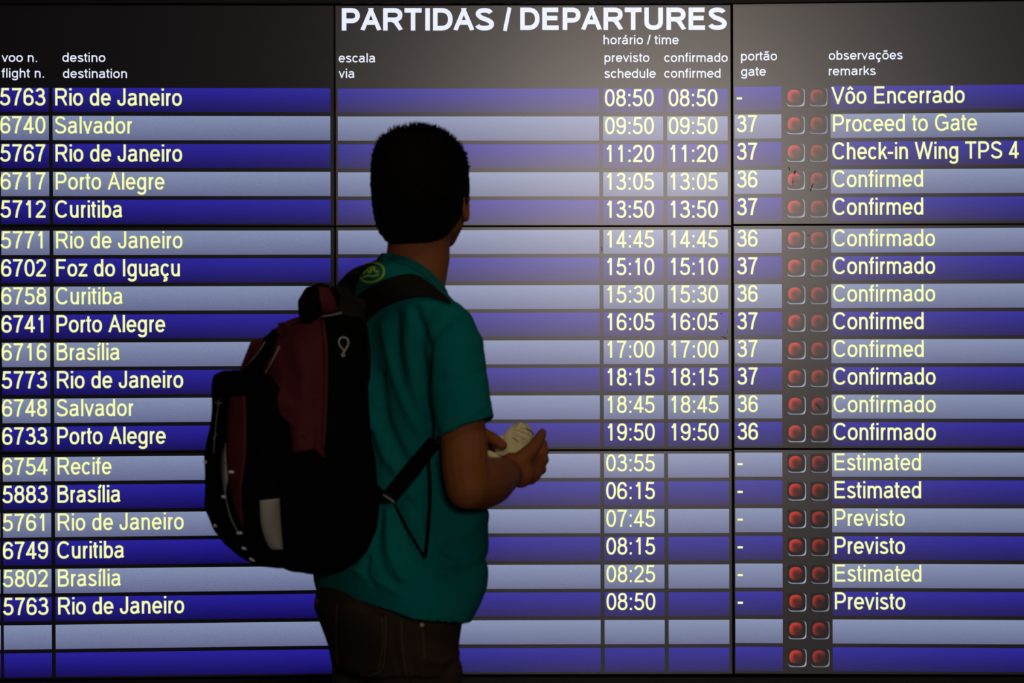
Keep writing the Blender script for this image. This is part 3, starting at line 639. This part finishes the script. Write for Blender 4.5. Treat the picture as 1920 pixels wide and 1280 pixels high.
# legs under the jeans
HIP = P(742, 1230, 5.0); HIP = Vector((HIP.x, HIP.y, 0))
def leg(s, r0):
    hp = HIP + Rv * (s * .076); kn_ = HIP + Rv * (s * .105) + Fv * .03; an = HIP + Rv * (s * .115) + Fv * (-.02)
    return [Vector((hp.x, hp.y, .86)), Vector((hp.x, hp.y, .72)), Vector((kn_.x, kn_.y, .48)), Vector((kn_.x - .01, kn_.y, .34)), Vector((an.x, an.y, .10))]
for s in (-1, 1):
    L_ = leg(s, 0); B.tube(L_, [.075, .070, .050, .046, .030]); B.ball(L_[-1] + Fv * .03 + Vector((0, 0, -.055)), (.024, .024, .02))
body = B.fuse('body', M['skin'], man, .0034, 3)

# eyes
for s in (-1, 1):
    e = MB(); e.ball(H(s * .033, .0745, .000), .0098, n=10); eo = e.build('eye', M['eye'], man)
    e = MB(); e.ball(H(s * .033, .0828, .0005), (.0048, .0025, .0048), HR, n=8); e.build('iris', M['iris'], eo)
# -- hair
hrn = [(241, 764, 806), (247, 740, 828), (256, 722, 845), (270, 709, 862), (292, 701, 874), (320, 697, 881), (350, 697, 884), (378, 699, 883), (400, 702, 878), (420, 706, 868), (438, 713, 853), (450, 722, 840), (458, 734, 826)]
hb = MB(); rs = []
for py, a, b2 in hrn:
    h = (b2 - a) / 2 * K * 5; rs.append(ring(py, a, b2, h * .94, fv=fH, rv=rH, c0=HC, e=2.15, yoff=-.008))
hb.loft(rs[::-1])
def hwarp(co, no):
    rel = co - np.array(HC); f = rel @ np.array(fH); z = rel[:, 2]
    n1 = np.sin(co[:, 0] * 310 + 1.3 * np.sin(co[:, 2] * 170)) * np.sin(co[:, 1] * 290 + co[:, 2] * 140) * np.sin(co[:, 2] * 250)
    co = co + no * (n1 * .0016)[:, None]
    f0 = np.where(z > .062, .2, np.where(z > .03, .040 + (z - .03) * 2.2, .022 - .002))
    f0 = np.where(z < -.035, -.012 + (z + .035) * .3, f0)
    over = np.maximum(f - f0, 0); return co - np.array(fH)[None] * over[:, None]
hair = hb.fuse('hair', M['hair'], man, .004, 2, hwarp)
tb = bvh(hair); tm = MB()
for i in range(1500):
    a = random.uniform(0, 2 * math.pi); el = random.uniform(.12, 1.0) ** .7 * math.pi / 2
    dr = Vector((math.cos(a) * math.cos(el), math.sin(a) * math.cos(el), math.sin(el)))
    h = tb.ray_cast(HC + dr * .3, -dr, .4)
    if h[0] is None: continue
    p = h[0]; nn = h[1]
    dirn = (nn + fH * .35 + Vector((random.gauss(0, .35), random.gauss(0, .35), random.gauss(.25, .3)))).normalized()
    L_ = random.uniform(.006, .013) * (.35 + .75 * max(nn.z, 0)); rr_ = random.uniform(.0011, .002); t1 = dirn.orthogonal().normalized(); t2 = dirn.cross(t1)
    tm.add([p + (t1 * math.cos(q) + t2 * math.sin(q)) * rr_ - dirn * .003 for q in (0, 2.09, 4.19)] + [p + dirn * L_], [[0, 1, 3], [1, 2, 3], [2, 0, 3], [0, 2, 1]])
tag(tm.build('hair_tufts', M['hair'], hair, False), kind='stuff')

# -- t-shirt
T = MB(); T.loft([ring(py, xL, xR, w) for py, xL, xR, w in SH][::-1])
s_end = P(868, 807, 4.79)
T.tube([P(834, 608, 4.86), P(847, 650, 4.825), P(860, 730, 4.80), s_end], [.052, .054, .0545, .0565], n=28, balls=False)
T.ball(P(832, 612, 4.86), .051); T.tube([P(785, 590, 4.93), P(832, 612, 4.87)], [.055, .050])
sl_end = SL.lerp(EL, .62); T.tube([SL, SL.lerp(EL, .3), sl_end], [.055, .056, .058], n=28, balls=False); T.ball(SL, .055)
T.tube([BF(0, -.06, SR.z + .02), SL], [.062, .055])
arm_ax = (s_end - P(860, 730, 4.80)).normalized(); arm_ax = (arm_ax + Vector((-.10, -.12, -.02))).normalized(); armL = (sl_end - SL).normalized()
def pxof(co):
    d = co[:, 1] + 7; return 960 + co[:, 0] / (K * d), 640 - (co[:, 2] - 1.33) / (K * d)
def ridge(x, y, pts, wd):                     # how near each point is to a fold line drawn over the cloth
    best = np.full(len(x), 1e9); pts = np.array(spline(pts, 14))
    for i in range(len(pts) - 1):
        a, b = pts[i], pts[i + 1]; d = b - a; l2 = d @ d
        t = np.clip(((x - a[0]) * d[0] + (y - a[1]) * d[1]) / l2, 0, 1); q = (x - a[0] - t * d[0]) ** 2 + (y - a[1] - t * d[1]) ** 2; best = np.minimum(best, q)
    return np.exp(-best / (wd * wd))
FOLDS = [([(690, 600), (688, 680), (694, 740), (702, 800)], 7, .005),   # fold lines as they run over the cloth, width, height (+ ridge, - valley)
 ([(693, 720), (705, 800), (735, 880), (770, 930)], 9, .008), ([(712, 700), (722, 780), (752, 850), (775, 880)], 9, -.007), ([(690, 640), (695, 700), (712, 760)], 9, .006),
 ([(742, 590), (745, 660), (752, 720)], 9, -.006), ([(722, 610), (735, 680), (760, 760), (790, 810)], 10, .006), ([(770, 570), (765, 640), (778, 720), (800, 790)], 10, .005),
 ([(775, 575), (800, 660), (795, 740), (812, 800)], 9, -.008), ([(850, 592), (815, 625), (792, 670), (785, 720)], 9, -.005),
 ([(715, 960), (708, 1020), (716, 1080), (740, 1110)], 8, -.004), ([(728, 965), (730, 1040), (752, 1100)], 8, .008), ([(745, 950), (762, 1010), (790, 1060)], 10, -.008), ([(690, 1060), (686, 1100), (700, 1125)], 7, -.006),
 ([(810, 900), (805, 980), (800, 1050)], 10, -.006), ([(770, 930), (790, 990), (815, 1040), (850, 1060)], 10, .006), ([(905, 965), (870, 1000), (835, 1010)], 12, .005), ([(915, 1050), (880, 1075), (830, 1080)], 10, -.005),
 ([(730, 880), (765, 930), (780, 960)], 8, -.007), ([(640, 1080), (690, 1110), (740, 1135)], 9, .004), ([(905, 770), (870, 785), (835, 795)], 8, .003), ([(900, 700), (870, 715), (830, 712)], 12, -.003), ([(895, 640), (865, 660), (840, 700)], 12, .003)]
def swarp(co, no):
    c0 = co.copy(); x, y = pxof(co); near = (no[:, 1] < .25)
    h = np.zeros(len(co))
    for pts, wd, a in FOLDS: h += ridge(x, y, pts, wd) * a
    h = h * near + np.sin(co[:, 2] * 38 + co[:, 0] * 22) * np.sin(co[:, 0] * 30 + co[:, 1] * 26) * .0018
    co = co + no * h[:, None]
    # recess the openings: sleeves, neck hole and hem are hollow
    for end, ax, r in ((s_end, arm_ax, .0565), (sl_end, armL, .058)):
        e = np.array(end); a = np.array(ax); rel = c0 - e; al = rel @ a; rad = np.linalg.norm(rel - al[:, None] * a, axis=1)
        m = (al > -.014) & (rad < r - .0035) & (al < .06) & (no @ a > .35); co[m] -= a * .03
    xL = 596; zb = 1.33 + (640 - 1166) * K * 5; m = (c0[:, 2] < zb + .004)
    cx = c0[m][:, :2].mean(0); rel = c0[:, :2] - cx
    edge = m & (no[:, 2] < -.75); co[edge, 2] += .03
    # the hem falls lower in front than behind: slope the bottom 12 cm of the shirt
    a = (c0[:, :2] - np.array(TC)[:2]) @ np.array(Fv)[:2]; w8 = np.clip((zb + .16 - c0[:, 2]) / .16, 0, 1)
    co[:, 2] += w8 * (.009 + .014 * np.clip(-a / .1, 0, 1) + .40 * np.clip(-a - .1, 0, .10))
    e = np.array(s_end); ax = np.array(arm_ax); rel = c0 - e; al = rel @ ax; rad = np.linalg.norm(rel - al[:, None] * ax, axis=1)
    ws = np.clip(1 + al / .11, 0, 1) * (rad < .07) * (al < .04); co[:, 2] -= ws * (868 - x) * K * 4.8 * .30 
    return co
shirt = T.fuse('t_shirt', M['shirt'], man, .0042, 4, swarp)

# -- jeans
JE = [(1050, 618, 864, .125), (1085, 606, 868, .134), (1108, 594, 872, .142), (1135, 588, 872, .150), (1170, 598, 868, .157), (1210, 612, 862, .158), (1250, 622, 856, .150)]
J = MB(); J.loft([ring(py, a, b2, w_, e=2.3) for py, a, b2, w_ in JE][::-1])
for s in (-1, 1):
    hp = P(742, 1230, 5.0) + Rv * (s * .074) + Fv * .0
    kn_ = Vector((hp.x, hp.y, .46)) + Rv * (s * .015) + Fv * .025; an = Vector((hp.x, hp.y, .045)) + Rv * (s * .02) - Fv * .02
    J.tube([hp + Vector((0, 0, .005)), Vector((hp.x, hp.y, .70)), Vector((hp.x, hp.y, .62)) + Fv * .01, kn_, an.lerp(kn_, .4), an], [.074, .088, .086, .075, .066, .068], n=24, balls=False)
    J.ball(hp + Vector((0, 0, -.01)), .080)
J.ball(P(826, 1262, 4.90), (.040, .040, .05))
def jwarp(co, no):
    x, y = pxof(co); h = np.zeros(len(co))
    for pts, wd, a in (([(735, 1150), (742, 1220), (760, 1280)], 8, -.004), ([(640, 1240), (680, 1262), (720, 1270)], 10, .004), ([(770, 1190), (772, 1240), (790, 1290)], 7, -.004), ([(855, 1225), (830, 1240), (800, 1235)], 8, .004), ([(650, 1290), (700, 1300), (760, 1290)], 10, -.005)): h += ridge(x, y, pts, wd) * a
    h += np.sin(co[:, 2] * 55 + 3 * np.sin(co[:, 0] * 30)) * np.clip(.25 - abs(co[:, 2] - .25), 0, .25) * .012
    h = np.where(co[:, 2] < .06, 0, h); return co + no * (h + np.sin(co[:, 2] * 40 + co[:, 0] * 25) * .0012)[:, None]
jeans = J.fuse('jeans', M['jeans'], man, .0048, 4, jwarp)
tj = bvh(jeans)
pk = drape('back_pocket', [(632, 1128), (630, 1200), (636, 1262)], [(722, 1152), (724, 1210), (716, 1258)], tj, M['jeans'], jeans, .0005, .0022, 14, 8)
cord('stitching', [(632, 1130), (630, 1200), (637, 1256), (676, 1268), (714, 1256), (722, 1215), (723, 1154)], tj, .0011, M['thread'], pk, 40, .0035)
cord('stitching', [(716, 1158), (717, 1210), (709, 1252)], tj, .0009, M['thread'], pk, 20, .0035)
cord('side_seam', [(752, 1158), (755, 1220), (764, 1279)], tj, .0014, M['thread'], jeans, 20, .0005)
cord('pocket_seam', [(793, 1180), (795, 1210), (796, 1236)], tj, .0012, M['thread'], jeans, 14, .0005)
h = hit(tj, 791, 1171); rv_ = MB()
if h: rv_.ball(h[0] + h[1] * .001, (.0042, .0042, .0042), n=8); rv_.build('rivet', M['brass'], jeans)
cord('red_tab', [(592, 1122), (594, 1131)], tj, .003, M['redtab'], jeans, 4, .001)
# shoes
for s in (-1, 1):
    hp = P(742, 1230, 5.0) + Rv * (s * .102) - Fv * .02; g = Vector((hp.x, hp.y, 0)); q = MB()
    rg = []
    for a, ww, hh in ((-.075, .022, .05), (-.06, .034, .085), (-.02, .038, .095), (.04, .040, .075), (.10, .046, .058), (.15, .044, .045), (.185, .030, .035), (.20, .012, .02)):
        rg.append([g + Fv * a + Rv * (ww * math.cos(t)) + Vector((0, 0, .014 + hh / 2 + hh / 2 * math.sin(t))) for t in [2 * math.pi * i / 20 for i in range(20)]])
    q.loft(rg); sh_ = q.build('shoe', M['black'], man)
    q = MB(); ol = [(-.08, .02), (-.07, .034), (0, .036), (.08, .045), (.15, .046), (.19, .032), (.205, .012)]
    pts = [g + Fv * a + Rv * b for a, b in ol] + [g + Fv * a - Rv * b for a, b in ol[::-1]]; n = len(pts)
    q.add([p + Vector((0, 0, .001)) for p in pts] + [p + Vector((0, 0, .022)) for p in pts], [list(range(n))[::-1], list(range(n, 2 * n))] + [[i, (i + 1) % n, (i + 1) % n + n, i + n] for i in range(n)])
    q.build('sole', M['sole'], sh_, False)

ts = bvh(shirt, body)
# collar band, sleeve hem, shoulder seam, emblem
drape('collar', [(716, 474), (740, 476), (775, 487), (808, 508), (836, 540), (842, 560)], [(704, 488), (736, 489), (771, 500), (801, 521), (824, 548), (834, 566)], bvh(shirt, body), M['collar'], shirt, .003, .0015, 30, 4)
cord('sleeve_seam', [(817, 815), (845, 812), (880, 803), (917, 786)], bvh(shirt), .001, M['collar'], shirt, 20, .0005)
em = MB()
tsh = bvh(shirt)
emb = thing_parent = None
def emblem_stroke(pts, r, n=24): return cord('emblem', pts, tsh, r, M['lime'], shirt, n, .001)
cx, cy = 695, 511
def el(a, rx, ry, rot=-.25):
    x = rx * math.cos(a); y = ry * math.sin(a); return (cx + 1 + x * math.cos(rot) - y * math.sin(rot), cy + x * math.sin(rot) + y * math.cos(rot))
emblem_stroke([el(2 * math.pi * i / 20, 24, 18) for i in range(21)], .0019, 40)
emblem_stroke([(680, 513), (687, 506), (692, 511), (698, 502), (704, 510), (709, 507)], .0019)
emblem_stroke([(679, 520), (690, 517), (700, 518), (710, 514)], .0017)
emblem_stroke([(688, 505), (696, 499), (704, 503)], .0016)

# ------------------------------------------------------------------ the backpack he carries
bag = thing('backpack', P(560, 1072, 4.9), 'black and maroon backpack worn on the man\'s back', 'backpack')
def bring(rows, yoff=0.0, e=3.0): return [ring(py, a, b2, w_, d=4.9, c0=Vector((-.175, -2.0, 0)), e=e, yoff=yoff) for py, a, b2, w_ in rows]
mb_ = MB()
mb_.loft(bring([(588, 588, 660, .045), (598, 556, 680, .085), (612, 528, 690, .110), (630, 490, 692, .124), (650, 466, 692, .130), (680, 453, 692, .134), (740, 441, 694, .138), (820, 432, 699, .140), (880, 430, 708, .140), (940, 433, 718, .140), (990, 442, 713, .136), (1028, 460, 700, .126), (1054, 492, 680, .100), (1072, 545, 650, .060)])[::-1])
def wrinkle(amp, f, folds):
    def fn(co, no):
        x, y = pxof(co); h = np.sin(co[:, 2] * f + 2.2 * np.sin(co[:, 0] * f * .7)) * np.sin(co[:, 0] * f * .8 + co[:, 1] * f) * amp
        for pts, wd, a in folds: h = h + ridge(x, y, pts, wd) * a * (no[:, 1] < .3)
        return co + no * h[:, None]
    return fn
bagfolds = [([(515, 625), (560, 615), (600, 625)], 8, .006), ([(530, 640), (545, 720), (540, 790)], 10, -.006), ([(560, 640), (575, 720), (560, 800), (565, 870)], 10, .007), ([(600, 620), (608, 700), (600, 780), (605, 850)], 7, -.007), ([(585, 690), (560, 740)], 8, .005), ([(592, 780), (575, 850)], 7, .005), ([(500, 700), (540, 735)], 8, -.005),
            ([(440, 720), (470, 740), (510, 745), (550, 760)], 8, .006), ([(690, 700), (640, 720), (625, 800)], 12, .004)]
main = mb_.fuse('main_compartment', M['black'], bag, .0048, 4, wrinkle(.0022, 48, bagfolds))
fp = MB()
fp.loft(bring([(694, 424, 500, .040), (703, 404, 520, .080), (725, 397, 540, .105), (800, 393, 545, .112), (855, 383, 540, .118), (900, 381, 540, .120), (950, 384, 540, .120), (992, 396, 540, .118), (1020, 418, 545, .110), (1042, 448, 550, .085), (1058, 480, 560, .050)], e=2.6)[::-1])
front = fp.fuse('front_pocket', M['black'], bag, .0048, 4, wrinkle(.002, 55, [([(420, 710), (412, 780), (400, 850), (405, 940)], 8, -.006), ([(440, 705), (432, 800), (425, 900)], 8, .005)]))
pd = MB(); pd.loft([ring(py, a, b2, .115, e=3.0) for py, a, b2 in ((660, 610, 682), (720, 606, 684), (800, 606, 690), (900, 606, 696), (980, 604, 692))][::-1]); pd.fuse('back_pad', M['strap'], bag, .006, 3)
tbag = bvh(main, front)
mp = drape('side_panel', [(522, 605), (515, 650), (490, 700), (482, 735)], [(604, 592), (613, 660), (612, 760), (608, 860)], bvh(main), M['maroon'], bag, .0015, .003, 24, 10, 'maroon nylon panel', .004)
drape('panel_strip', [(538, 740), (542, 790), (548, 850)], [(610, 740), (612, 800), (607, 838)], bvh(main), M['maroon'], bag, .0015, .003, 16, 8, 'maroon nylon panel', .004)
drape('panel_strip', [(470, 640), (458, 670), (447, 698)], [(496, 632), (478, 664), (458, 694)], bvh(main), M['maroon'], bag, .0015, .003, 12, 5, 'maroon nylon panel', .001)
drape('top_panel', [(512, 618), (540, 600), (575, 590)], [(535, 640), (562, 622), (606, 606)], bvh(main), M['maroon'], bag, .002, .004, 14, 6, 'maroon nylon panel', .004)
drape('panel_strip', [(428, 745), (426, 800), (424, 860), (434, 930), (450, 985)], [(460, 742), (462, 800), (460, 860), (452, 930), (458, 988)], tbag, M['maroon'], bag, .001, .002, 20, 6, 'dark maroon nylon panel', .002)
drape('seam_roll', [(600, 598), (606, 660), (606, 740), (600, 840)], [(608, 598), (615, 660), (615, 740), (609, 840)], bvh(main), M['maroon'], bag, .002, .004, 22, 4, None, .004)
cord('piping', [(497, 640), (478, 668), (448, 698)], bvh(main), .0011, M['piping'], bag, 16, .0045)
cord('piping', [(524, 648), (508, 680), (488, 714)], bvh(main), .0014, M['piping'], bag, 16, .0085)
cord('piping', [(604, 593), (622, 590), (641, 586)], bvh(main), .0012, M['piping'], bag, 10, .026)
# side pocket lining, elastic cords, cord locks
drape('side_pocket', [(487, 938), (490, 985), (505, 1026), (526, 1030)], [(524, 934), (526, 975), (529, 1010), (531, 1030)], tbag, M['greymesh'], bag, .001, .002, 16, 6, 'grey mesh side pocket', .003)
drape('lining', [(421, 830), (414, 860), (416, 900), (420, 925), (430, 970), (446, 1000)], [(425, 830), (424, 860), (427, 900), (423, 925), (433, 968), (450, 1002)], tbag, M['greymesh'], bag, .001, .0015, 24, 3, 'pale lining')
cord('elastic_cord', [(410, 750), (404, 800), (400, 850)], tbag, .0008, M['piping'], bag, 14, .002)
cord('elastic_cord', [(405, 812), (400, 824)], tbag, .0014, M['greymesh'], bag, 5, .002)
for (x, y, ww, ang) in ((437, 885, 5.5, .1), (421, 931, 3.4, .1), (451, 998.5, 5, -.1), (458, 1027.5, 2.6, .2), (473, 1048.5, 3.4, .4), (383, 866, 2.6, .2), (401, 985, 1.5, .3)):
    h = hit(tbag, x + 3 * (x < 420), y)
    if not h: continue
    q = MB(); c_ = h[0] + h[1] * .004; ux = Vector((math.cos(ang), 0, -math.sin(ang)))
    q.tube([c_ - ux * ww * .00095, c_ + ux * ww * .00095], [.0026, .0026], n=10); q.build('cord_tab', M['reflect'], bag)
# crescent logo-like tag on the pocket: small pale emblem
cord('tag_mark', [(402, 752), (406, 756), (411, 757), (416, 754)], tbag, .0012, M['piping'], bag, 12, .002)
cord('tag_mark', [(405, 748), (410, 745), (415, 748)], tbag, .0007, M['maroon'], bag, 10, .002)
# ring pull
drape_ring = [(635, 641), (638, 634), (645, 632), (652, 636), (653, 645), (649, 653), (645, 660), (643, 662)]
cord('ring_pull', drape_ring, tbag, .0011, M['metal'], bag, 24, .010)
cord('ring_pull', [(635, 641), (638, 649), (644, 656), (645, 661), (641, 665), (644, 668), (647, 664)], tbag, .0010, M['metal'], bag, 24, .010)
# grab handle and rolled top
hd = MB(); hd.tube([P(578, 588, 4.86), P(575, 568, 4.86), P(582, 550, 4.87), P(600, 546, 4.88), P(618, 552, 4.90), P(628, 575, 4.92), P(634, 596, 4.93)], [.018, .017, .014, .016, .017, .018, .018], n=14)
hd.ball(P(592, 566, 4.87), .024); hd.ball(P(612, 572, 4.89), .024); hdl = hd.fuse('grab_handle', M['black'], bag, .004, 3)
drape('handle_patch', [(596, 536), (600, 560), (604, 588)], [(618, 540), (628, 562), (634, 584)], bvh(hdl), M['maroon'], bag, .001, .002, 12, 6, 'maroon nylon patch', .001)
# yoke joining bag and straps
yk = MB(); yk.tube([P(640, 560, 4.94), P(650, 600, 4.9), P(655, 660, 4.9), P(660, 720, 4.9)], [.024, .036, .040, .034], n=16); yk.tube([P(600, 600, 4.9), P(655, 590, 4.92), P(672, 575, 4.92)], [.030, .030, .018], n=14)
yk.fuse('yoke', M['strap'], bag, .005, 4)
tst = bvh(shirt)
drape('shoulder_strap', [(655, 585), (667, 559), (688, 541), (710, 528), (742, 517), (770, 513), (792, 520), (818, 540), (846, 564)], [(676, 640), (684, 612), (697, 594), (712, 581), (742, 566), (776, 557), (800, 556), (822, 560), (846, 569)], tst, M['strap'], bag, .003, .008, 40, 8, None, .004)
# left strap over the far shoulder
drape('shoulder_strap', [(622, 572), (626, 552), (634, 531), (657, 507), (684, 495), (700, 493)], [(668, 590), (665, 560), (668, 538), (678, 514), (692, 500), (704, 495)], tst, M['strap'], bag, .004, .010, 30, 8, None, .005)
drape('lower_strap', [(806, 818), (796, 829), (762, 868), (722, 918)], [(830, 838), (816, 849), (784, 892), (742, 942)], tst, M['black'], bag, .003, .003, 20, 5, None, .001)
drape('hip_flap', [(694, 880), (706, 905), (722, 920)], [(700, 930), (714, 944), (738, 943)], tst, M['black'], bag, .002, .004, 14, 5)
cord('buckle', [(718, 927), (739, 941)], tst, .0016, M['piping'], bag, 6, .008)
cord('dangling_webbing', [(803, 856), (806, 930), (802, 1000), (797, 1046)], tst, .0034, M['black'], bag, 24, .001)
cord('dangling_webbing', [(740, 944), (760, 985), (782, 1022), (796, 1046)], tst, .0026, M['black'], bag, 20, .0005)

def band(name, pts, wdir, half, tree, mat, parent, off=.004, th=.008, n=24, m=5):
    c = spline([tuple(p) for p in pts], n); top = []; bot = []
    for i in range(n):
        for j in range(m):
            p = Vector(c[i]) + wdir * (half * (j / (m - 1) * 2 - 1)); h = tree.find_nearest(p)
            q, nn = (h[0], h[1]) if h[0] is not None and (h[0] - p).length < .12 else (p, Vector((0, 0, 1)))
            top.append(q + nn * (off + th)); bot.append(q + nn * off)
    N = n * m; f = []
    for i in range(n - 1):
        for j in range(m - 1):
            q = i * m + j; f.append([q, q + 1, q + m + 1, q + m]); f.append([N + q, N + q + m, N + q + m + 1, N + q + 1])
        q = i * m; f.append([q, q + m, N + q + m, N + q]); q += m - 1; f.append([q + m, q, N + q, N + q + m])
    return mk(name, top + bot, f, mat, parent, True)
for sg, b0 in ((1, .098), (-1, -.088)):         # padded straps run on down the chest and back under the arms
    band('shoulder_strap', [BF(.075, b0 * .9, 1.395), BF(.10, b0, 1.385), BF(.12, b0, 1.36), BF(.14, b0, 1.32), BF(.15, b0 * 1.05, 1.25), BF(.13, b0 * 1.15, 1.19), BF(.12, b0 * 1.35, 1.14)], Rv, .021, tst, M['strap'], bag, .002, .007)
# ------------------------------------------------------------------ papers in his hands
def sheet(name, c, ux, uz, wd, ht, curl, mat, label, cat, roll=0.0, nu=16, nv=14, roundtop=True):
    c = Vector(c); ux = Vector(ux).normalized(); uz = Vector(uz).normalized(); n = ux.cross(uz).normalized(); v = []
    for s in (0, 1):
        for i in range(nv):
            for j in range(nu):
                u = j / (nu - 1) * 2 - 1; q = i / (nv - 1)
                hw = wd / 2 * (math.sqrt(max(1 - max(q - .45, 0) ** 2 / .3035, .01)) if roundtop else 1)
                p = c + ux * (u * hw) + uz * (q * ht) - n * (curl * (u * u)) + n * (roll * q * q) + n * (.0015 * math.sin(9 * u + 5 * q))
                v.append(p + n * (s * .0006))
    N = nu * nv; f = []
    for i in range(nv - 1):
        for j in range(nu - 1):
            q = i * nu + j; f.append([q, q + 1, q + nu + 1, q + nu]); f.append([N + q, N + q + nu, N + q + nu + 1, N + q + 1])
    rim = [j for j in range(nu)] + [i * nu + nu - 1 for i in range(1, nv)] + [(nv - 1) * nu + j for j in range(nu - 2, -1, -1)] + [i * nu for i in range(nv - 2, 0, -1)]
    for i in range(len(rim)): a, b2 = rim[i], rim[(i + 1) % len(rim)]; f.append([a, N + a, N + b2, b2])
    o = mk(name, v, f, mat, None, True); tag(o, label, cat); return o
r1 = sheet('receipt', P(972, 852, 5.045), (1, .25, .10), (.12, .05, 1), .060, .060, .016, M['paper'], 'cream rounded paper slip with small print held in the man\'s hand', 'paper', -.008)
tr = bvh(r1)
for pts, r in (([(969, 806), (980, 809), (992, 816)], .0006), ([(975, 801), (985, 804)], .0005), ([(986, 803), (996, 808), (1002, 815)], .0014), ([(960, 820), (968, 824), (972, 829)], .0008), ([(966, 815), (978, 820), (988, 826)], .0005), ([(974, 826), (984, 822), (992, 821)], .0004), ([(978, 831), (990, 827)], .0005)):
    cord('printed_line', pts, tr, r * .7, M['ink'], r1, 8, .0003)
r2 = sheet('receipt', P(956, 856, 5.055), (1, .3, -.15), (-.25, .05, 1), .046, .042, .010, M['paper'], 'smaller cream paper slip left of the rounded one, by the man\'s left thumb', 'paper', -.004)
q = MB(); q.tube([P(916, 850, 4.925), P(926, 855, 4.93), P(936, 861, 4.94)], [.0055, .0068, .0062], n=14)
r3 = tag(q.build('paper_roll', M['paper']), 'rolled cream paper end lying on his right wrist', 'paper')
r4 = sheet('folded_paper', P(914, 853, 4.99), (.8, .2, -.9), (-.35, .0, 1), .018, .040, .004, M['paper2'], 'grey-green folded paper edge between forearm and left hand', 'paper', roundtop=False)
